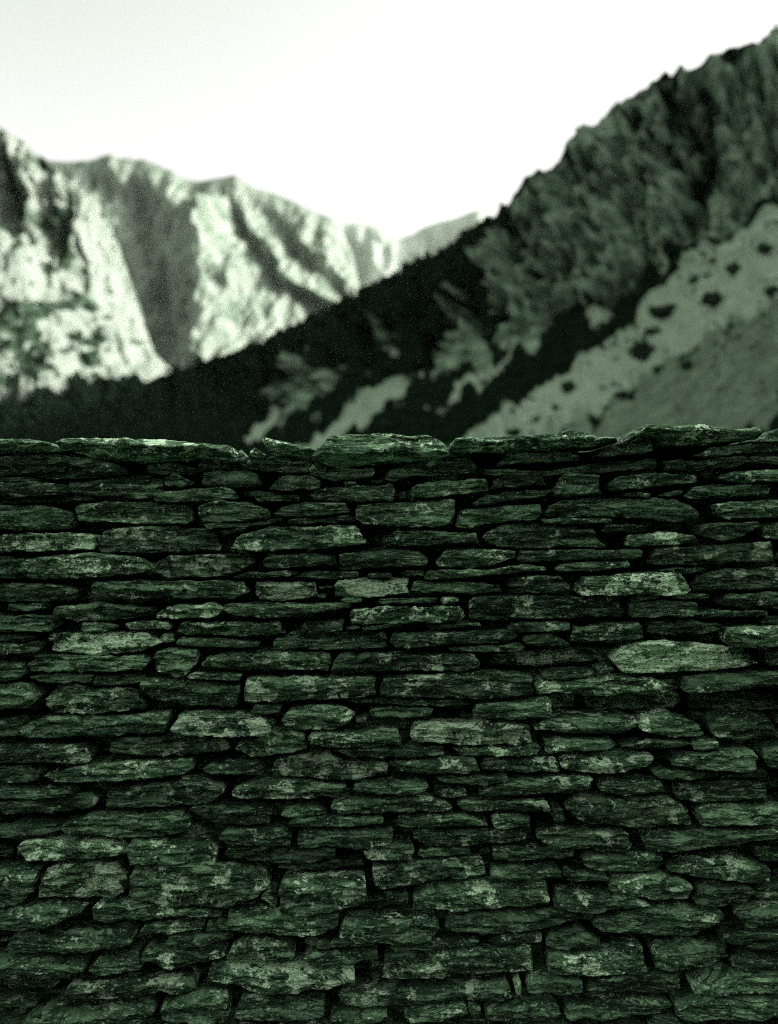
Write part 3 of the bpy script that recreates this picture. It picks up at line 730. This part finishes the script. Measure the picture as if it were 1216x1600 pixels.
s|1|435,1424 435,1385 445,1374 569,1371 572,1412 552,1421 483,1431 441,1431
s|1|580,1381 581,1364 635,1357 711,1352 758,1350 759,1374 697,1385 649,1395 597,1402 585,1395
s|0|552,1426 566,1417 621,1407 640,1409 638,1428 587,1435
s|1|644,1433 649,1412 676,1395 721,1391 780,1386 842,1385 859,1388 865,1412 859,1424 808,1429 732,1435
s|0|766,1378 768,1363 796,1362 880,1363 882,1374 832,1379 773,1381
s|0|530,1457 536,1440 621,1440 676,1442 688,1454 669,1473 621,1476 562,1474 535,1466
s|0|697,1455 704,1443 766,1440 815,1439 859,1432 928,1437 930,1443 859,1454 821,1465 766,1466 711,1466
s|0|473,1480 479,1475 538,1476 590,1477 580,1485 521,1489 483,1486
s|0|473,1500 479,1490 538,1499 590,1486 590,1500 549,1511 517,1515 486,1509
s|0|609,1488 611,1480 694,1475 752,1478 745,1486 676,1492 614,1495
s|0|763,1476 773,1471 815,1469 849,1467 848,1480 780,1482
s|1|597,1537 598,1499 676,1497 780,1485 832,1483 834,1523 820,1530 694,1540 625,1542
s|1|526,1564 531,1556 573,1554 642,1554 745,1547 797,1543 801,1564 773,1573 728,1571 690,1573 642,1578 600,1582 559,1580 531,1573
s|0|804,1547 815,1535 816,1543 814,1557 808,1559
s|1|631,1588 642,1583 728,1578 732,1588 725,1596 642,1604
s|0|732,1578 752,1575 752,1592 739,1596
s|0|759,1588 763,1580 796,1573 872,1567 877,1585 796,1591 766,1590
s|0|511,1606 517,1592 607,1587 607,1606 538,1616
s|1|865,1416 874,1402 945,1405 1003,1410 1017,1416 969,1421 931,1429 875,1424
s|1|882,1374 889,1369 955,1376 957,1386 896,1388
s|1|957,1390 969,1381 1038,1369 1072,1379 1084,1388 1083,1409 1031,1409 958,1398
s|0|1088,1412 1093,1391 1179,1391 1181,1395 1169,1409 1135,1419 1093,1416
s|0|1186,1409 1193,1397 1264,1395 1264,1416 1193,1416
s|0|929,1450 941,1442 1038,1424 1124,1424 1136,1435 1124,1454 1100,1474 1038,1477 983,1473 945,1466
s|1|1155,1426 1169,1421 1272,1419 1272,1440 1169,1450 1152,1435
s|0|1128,1474 1133,1461 1193,1457 1282,1457 1282,1469 1159,1480
s|0|855,1485 862,1469 913,1461 941,1476 939,1485 865,1492
s|1|855,1519 858,1499 941,1492 1007,1483 1010,1505 1003,1521 948,1526 875,1530
s|0|979,1523 989,1516 1014,1516 1014,1526 989,1529
s|0|1021,1495 1026,1486 1079,1485 1145,1485 1145,1504 1107,1519 1045,1524 1027,1516
s|0|1145,1512 1162,1502 1256,1499 1256,1518 1155,1519
s|0|1174,1488 1179,1480 1262,1478 1262,1492 1183,1497
s|0|825,1550 831,1530 865,1530 913,1535 915,1559 875,1561 831,1559
s|0|920,1557 927,1543 951,1543 957,1562 927,1563
s|0|934,1535 969,1531 1065,1531 1065,1550 1038,1559 969,1561 951,1549
s|0|1081,1543 1090,1533 1141,1524 1271,1521 1271,1549 1141,1554 1086,1554
s|1|884,1588 889,1575 941,1569 1038,1567 1052,1573 1038,1585 948,1594 893,1599
s|0|1052,1571 1107,1557 1141,1562 1243,1561 1243,1578 1176,1588 1107,1599 1059,1592
s|0|796,1599 865,1598 872,1613 796,1614
s|0|1014,1607 1024,1597 1062,1592 1072,1607 1038,1614"""
S = WD / F           # metres per photograph pixel on the wall face
srng = random.Random(7)

def chaikin(p, n=1, q=0.22):
    for _ in range(n):
        a, b_ = p, np.roll(p, -1, 0)
        p = np.stack([a * (1 - q) + b_ * q, a * q + b_ * (1 - q)], 1).reshape(-1, 2)
    return p

def stone_mesh(poly, seed, su=2.0, sv=1.7, base=0.0, nose=(0.2, 0.8, 0.2), depth_px=90):
    """a slab whose front outline is the polygon (photo pixels = wall plane), with a split, layered front face"""
    p = np.array(poly, float); c0 = (p.min(0) + p.max(0)) / 2; hs = np.maximum((p.max(0) - p.min(0)) / 2, 1)
    p = c0 + (p - c0) * (1 + np.minimum((0.4 if p[:, 1].mean() < 1050 else -0.3) / hs, 0.1)); p = chaikin(p, 1, 0.06)
    x0, x1 = p[:, 0].min() + .2, p[:, 0].max() - .2
    w = x1 - x0
    nu = max(10, int(w / su)); xs = x0 + w * (0.5 - 0.5 * np.cos(np.pi * np.linspace(0, 1, nu))) * 0.35 + w * np.linspace(0, 1, nu) * 0.65
    top = np.full(nu, 1e9); bot = np.full(nu, -1e9)
    for i in range(len(p)):
        (ax, ay), (bx, by_) = p[i], p[(i + 1) % len(p)]
        if abs(ax - bx) < 1e-6: continue
        m = (xs >= min(ax, bx)) & (xs <= max(ax, bx)); y = ay + (by_ - ay) * (xs - ax) / (bx - ax)
        top = np.where(m, np.minimum(top, y), top); bot = np.where(m, np.maximum(bot, y), bot)
    bad = bot < top; top[bad] = bot[bad] = p[:, 1].mean()
    H = float(np.max(bot - top)); so = seed * 13.7
    fade = np.clip((bot - top) / max(H, 1), 0, 1)
    top = top + fade * (fbm(xs / 18, so, 0, 3, 1) * 1.5 + fbm(xs / 6, so, 3, 2, 2) * 0.7)
    bot = bot + fade * (fbm(xs / 18, so, 7, 3, 3) * 1.5 + fbm(xs / 6, so, 5, 2, 4) * 0.7)
    bot = np.maximum(bot, top + 0.6)
    nv = max(7, int(H / sv)); v = np.linspace(0, 1, nv)
    v = 0.6 * v + 0.4 * (0.5 - 0.5 * np.cos(np.pi * v))
    X = np.repeat(xs[None], nv, 0); Y = top[None] + v[:, None] * (bot - top)[None]
    # distance to the outline, px
    d = np.minimum(np.minimum(X - x0, x1 - X) * 1.1, np.minimum(v, 1 - v)[:, None] * (bot - top)[None])
    rr = min(2.4, 0.10 * H)
    q = np.clip(d / rr, 0, 1); drop = rr * 0.8 * (1 - np.sqrt(np.clip(1 - (1 - q) ** 2, 0, 1)))
    X = X + fbm(Y / 9, X / 45, so, 3, 71) * min(3.2, 0.05 * w)
    # split slate: stacked layers of uneven set-back, plus facets and fine roughness
    rs = random.Random(seed)
    band = rs.uniform(4.5, 9.0); ang = rs.uniform(-0.10, 0.10)
    lay = (Y + ang * X + 5.0 * fbm(X / 55, Y / 30, so, 3, 5)) / band
    k0 = np.floor(lay); fr = lay - k0
    ht = lambda kk: _h(kk.astype(np.int64) + 5000, np.floor(X / 70 + 0.8 * fbm(X / 30, Y / 12, so, 2, 6)).astype(np.int64) + 900, np.full(X.shape, seed), 9)
    step = ht(k0) * (1 - sstep(0.80, 0.97, fr)) + ht(k0 + 1) * sstep(0.80, 0.97, fr)
    amp = min(9.0, 0.24 * H + 1.6)
    rel = (step - 0.5) * amp * rs.uniform(0.5, 1.25)
    rel = rel + fbm(X / 40, Y / 16, so, 4, 7) * amp * 0.75
    rel = rel - np.abs(fbm(X / 60, Y / 26, so + 4, 2, 8)) * amp * 1.1
    rel = rel + fbm(X / 11, Y / 3.6, so, 3, 10) * 1.25
    nz = np.clip(nose[0] + 0.16 * fbm(X / 45, so, 2, 3, 50), 0.04, 0.9); hh = (bot - top)[None]
    prof = np.where(v[:, None] < nz, nose[1] * (nz - v[:, None]), nose[2] * (v[:, None] - nz)) * hh
    D = -base / S + drop - rel + prof + rs.gauss(0, 0.02) * (X - (x0 + x1) / 2)
    # chiselled facets: the outermost of a handful of tilted planes
    fac = np.full(X.shape, -1e9)
    for _ in range(rs.randint(6, 11)):
        gy = rs.gauss(-0.08, 0.42); gx = rs.gauss(0, 0.13)
        fac = np.maximum(fac, gx * (X - rs.uniform(x0, x1)) + gy * (Y - top[None] - rs.uniform(0.15, 0.85) * (bot - top)[None] + 2.5 * fbm(X / 25, Y / 12, so, 2, 66)) + rs.uniform(-1.5, 0))
    D = D + np.minimum(fac, 14) * 0.5
    # an uneven nose: the face falls away toward the ends
    un = (X - (x0 + x1) / 2) / (w / 2)
    D = D + np.abs(un) ** 9 * rs.uniform(0, 2)
    wx_, wz_ = (X - 608) * S, HC - (Y - 800) * S
    V0 = np.stack([wx_, WD + D * S, wz_], -1).reshape(-1, 3)
    fc = [grid_faces(nv, nu)]
    ring = np.concatenate([np.arange(nu), np.arange(1, nv) * nu + nu - 1, (nv - 1) * nu + np.arange(nu - 2, -1, -1), np.arange(nv - 2, 0, -1) * nu])
    cx, cz = wx_.mean(), wz_.mean(); last = ring; verts = [V0]; cnt = len(V0); nrg = len(ring)
    for j, t in enumerate((0.12, 0.35, 0.7, 1.0)):
        c = V0[ring].copy(); c[:, 1] = np.maximum(c[:, 1], WD - base) * 1.0 + t * depth_px * S
        sh = 1 - 0.03 * t; jit = fbm(ring * 0.13, t * 3, so, 2, 30 + j) * 0.0022
        c[:, 0] = cx + (c[:, 0] - cx) * sh; c[:, 2] = cz + (c[:, 2] - cz) * (1 - 0.30 * t) + jit
        new = np.arange(cnt, cnt + nrg); verts.append(c)
        fc.append(np.stack([last, np.roll(last, -1), np.roll(new, -1), new], -1)); last = new; cnt += nrg
    verts.append(np.array([[cx, WD - base + depth_px * S, cz]]))
    tri = np.stack([last, np.roll(last, -1), np.full(nrg, cnt), np.full(nrg, cnt)], -1)
    VV = np.concatenate(verts, 0)
    return VV, np.concatenate(fc, 0), tri[:, :3]

def stone_obj(name, parts, mat, parent=None):
    vs_l, f_l, at, al = [], [], [], []; off = 0
    for V_, q, t, tone, lich in parts:
        vs_l.append(V_); f_l += (q[:, ::-1] + off).tolist(); f_l += (t[:, ::-1] + off).tolist()
        at.append(np.full(len(V_), tone)); al.append(np.full(len(V_), lich)); off += len(V_)
    return mesh_obj(name, np.concatenate(vs_l), f_l, mat, parent, {'tone': np.concatenate(at), 'lichen': np.concatenate(al)})

wall = bpy.data.objects.new('dry_stone_wall', None); COL.objects.link(wall); wall.location = (0, 0, 0)
tag(wall, 'long dry stone wall of stacked dark slate slabs without mortar, filling the foreground', 'wall')

CAP = {'C1': 'thin coping slab cut by the left frame edge, with a pale sloping tip',
       'C2': 'long low coping slab at left with pale upper edge over a dark underside',
       'C3': 'small pointed stone chip standing at the right end of the long left coping slab',
       'C4': 'tiny triangular stone chip sticking up between the pointed chip and the tilted wedge',
       'C5': 'dark wedge of slate tilted down to the right, leaning against the thick rough coping block',
       'C6': 'thick rough coping block in the middle of the wall top, with pale chiselled upper face',
       'C7': 'long thin coping slab right of the thick middle block, reaching to the right peak slab',
       'C8': 'small flat flake of slate lying on top of the long thin right coping slab',
       'C9': 'highest coping slab at right, with a pale slanting left end and deep shade below it',
       'CX': 'small sloping coping stone cut by the right frame edge'}
items = []
for ln in STONES.strip().split('\n'):
    k_, li, pp = ln.split('|')
    items.append((k_, int(li), [tuple(map(int, q.split(','))) for q in pp.split()]))
def area(p):
    a = np.array(p, float); b_ = np.roll(a, -1, 0)
    return abs((a[:, 0] * b_[:, 1] - b_[:, 0] * a[:, 1]).sum()) / 2
rank = sorted([i for i, it in enumerate(items) if it[0] == 's'], key=lambda i: -area([(min(max(x, 0), 1216), min(y, 1600)) for x, y in items[i][2]]))
big = set(rank[:100]); small = []
LL = {2: 'dark slate stone with patches of pale lichen', 3: 'slate stone thickly blotched with pale crusty lichen'}
for i, (k_, li, pp) in enumerate(items):
    rs = random.Random(i * 31 + 5); tone = rs.uniform(0.62, 1.35)
    ym = sum(q[1] for q in pp) / len(pp)
    if k_ == 's':
        ar = area(pp); base = rs.gauss(0.0, 0.015) - (0.016 if ar < 1800 else 0) + (0.004 if ar > 6000 else 0)
        dn = min(1, max(0, (ym - 700) / 800)); nose = (rs.uniform(0.07, 0.18) + 0.16 * dn * rs.random(), rs.uniform(0.8, 2.4), max(-0.1, rs.gauss(0.34 - 0.22 * dn, 0.2)))
        V_, q_, t_ = stone_mesh(pp, i + 1, base=base, nose=nose, depth_px=rs.uniform(75, 120))
        lich = {0: rs.uniform(0, 0.75), 1: 1.35, 2: 2.2, 3: 3.1}[li]
        if i in big:
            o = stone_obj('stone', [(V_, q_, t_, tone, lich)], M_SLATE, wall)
            if li in LL: o['label'] = LL[li]
        else: small.append((V_, q_, t_, tone, lich))
    else:
        nose = {'C1': (.3, 1.6, 1.8), 'C2': (.30, 1.8, 1.9), 'C6': (.58, 1.1, 2.2), 'C7': (.30, 1.6, 1.9), 'C9': (.30, 1.8, 2.0), 'C5': (.2, 1.5, 1.4)}.get(k_, (.3, 1.0, .5))
        bs = {'C1': 0.04, 'C2': 0.06, 'C6': 0.065, 'C7': 0.055, 'C9': 0.065, 'C8': 0.0, 'C5': 0.03}.get(k_, 0.02)
        V_, q_, t_ = stone_mesh(pp, i + 1, base=bs, nose=nose, depth_px={'C3': 20, 'C4': 18, 'C5': 60, 'C8': 70}.get(k_, 200))
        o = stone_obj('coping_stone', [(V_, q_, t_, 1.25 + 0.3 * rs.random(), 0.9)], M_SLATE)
        tag(o, CAP[k_], 'coping stone', 'loose coping stones along the wall top')

# the wall runs on beyond the picture: plain courses left, right and below the frame
def filler(xa, xb, ya, yb, seed, base=0.0):
    r = random.Random(seed); y = ya
    while y < yb:
        h = r.uniform(24, 44); x = xa + r.uniform(-40, 0)
        while x < xb:
            w = r.uniform(80, 210); a = x; e = min(x + w, xb + 30)
            j = lambda: r.uniform(-2.5, 2.5)
            if e - a > 30:
                pp = [(a + 6, y + h * .6 + j()), (a + 10 + j(), y + 4 + j()), (a + (e - a) * .4, y + 2 + j()), (e - 12 + j(), y + 4 + j()), (e - 5, y + h * .5), (e - 8, y + h - 3 + j()), (a + (e - a) * .5, y + h - 1 + j()), (a + 8, y + h - 3)]
                V_, q_, t_ = stone_mesh(pp, int(abs(a) * 3 + y), su=7, sv=4, base=base + r.gauss(0, .01), depth_px=100)
                small.append((V_, q_, t_, r.uniform(.75, 1.3), r.uniform(0, 1.6)))
            x += w
        y += h
filler(-80, 1296, 724, 1612, 5, -0.13)
filler(-1900, -60, 690, 1600, 1); filler(1268, 3100, 690, 1600, 2); filler(-1900, 3100, 1612, 1738, 3)
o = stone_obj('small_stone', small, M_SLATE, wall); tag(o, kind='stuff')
# rubble heart of the wall behind the face stones
def rough_box(x0, x1, y0, y1, z0, z1, nx, nz):
    X, Z = np.meshgrid(np.linspace(x0, x1, nx), np.linspace(z0, z1, nz))
    def sheet(y, sgn, s): return np.stack([X, y + sgn * 0.012 * fbm(X * 9, Z * 22, 0, 4, s), Z], -1).reshape(-1, 3)
    a, b_ = sheet(y0, 1, 61), sheet(y1, 1, 62); n_ = nx * nz
    ring = np.concatenate([np.arange(nx), np.arange(1, nz) * nx + nx - 1, (nz - 1) * nx + np.arange(nx - 2, -1, -1), np.arange(nz - 2, 0, -1) * nx])
    fs = np.concatenate([grid_faces(nz, nx)[:, ::-1], grid_faces(nz, nx) + n_, np.stack([ring, np.roll(ring, -1), np.roll(ring, -1) + n_, ring + n_], -1)])
    return np.concatenate([a, b_]), fs
zz = lambda py_: HC - (py_ - 800) * S
v_, f_ = rough_box((-1895 - 608) * S, (3095 - 608) * S, WD + 0.20, WD + 0.58, -0.02, zz(700), 640, 110)
ct = np.interp(v_[:, 0] / S + 608, [-600, 0, 100, 110, 350, 370, 480, 500, 700, 712, 940, 985, 1180, 1300, 1800], [708, 702, 702, 712, 716, 722, 722, 714, 714, 700, 700, 688, 686, 684, 690])
v_[:, 2] = -0.02 + (v_[:, 2] + 0.02) / (zz(700) + 0.02) * (HC - (ct - 800) * S + 0.02)
mesh_obj('rubble_core', v_, f_, M_CORE, wall)

# ------------------------------------------------------------------ haze: the valley air
me = bpy.data.meshes.new('haze')
x0, x1, y0, y1, z0, z1 = -11500, 11500, -11500, 11500, -8, 2950
me.from_pydata([(x, y, z) for x in (x0, x1) for y in (y0, y1) for z in (z0, z1)], [], [(0, 1, 3, 2), (4, 6, 7, 5), (0, 4, 5, 1), (2, 3, 7, 6), (0, 2, 6, 4), (1, 5, 7, 3)])
hz = bpy.data.objects.new('haze', me); COL.objects.link(hz); tag(hz, kind='stuff')
hm = bpy.data.materials.new('valley_haze'); hm.use_nodes = True; hn = hm.node_tree.nodes; hn.clear()
ho = hn.new('ShaderNodeOutputMaterial'); hv = hn.new('ShaderNodeVolumePrincipled')
hv.inputs['Color'].default_value = (0.86, 0.95, 0.85, 1); hv.inputs['Density'].default_value = 5e-6; hv.inputs['Anisotropy'].default_value = 0.2
hm.node_tree.links.new(hv.outputs[0], ho.inputs['Volume']); me.materials.append(hm)
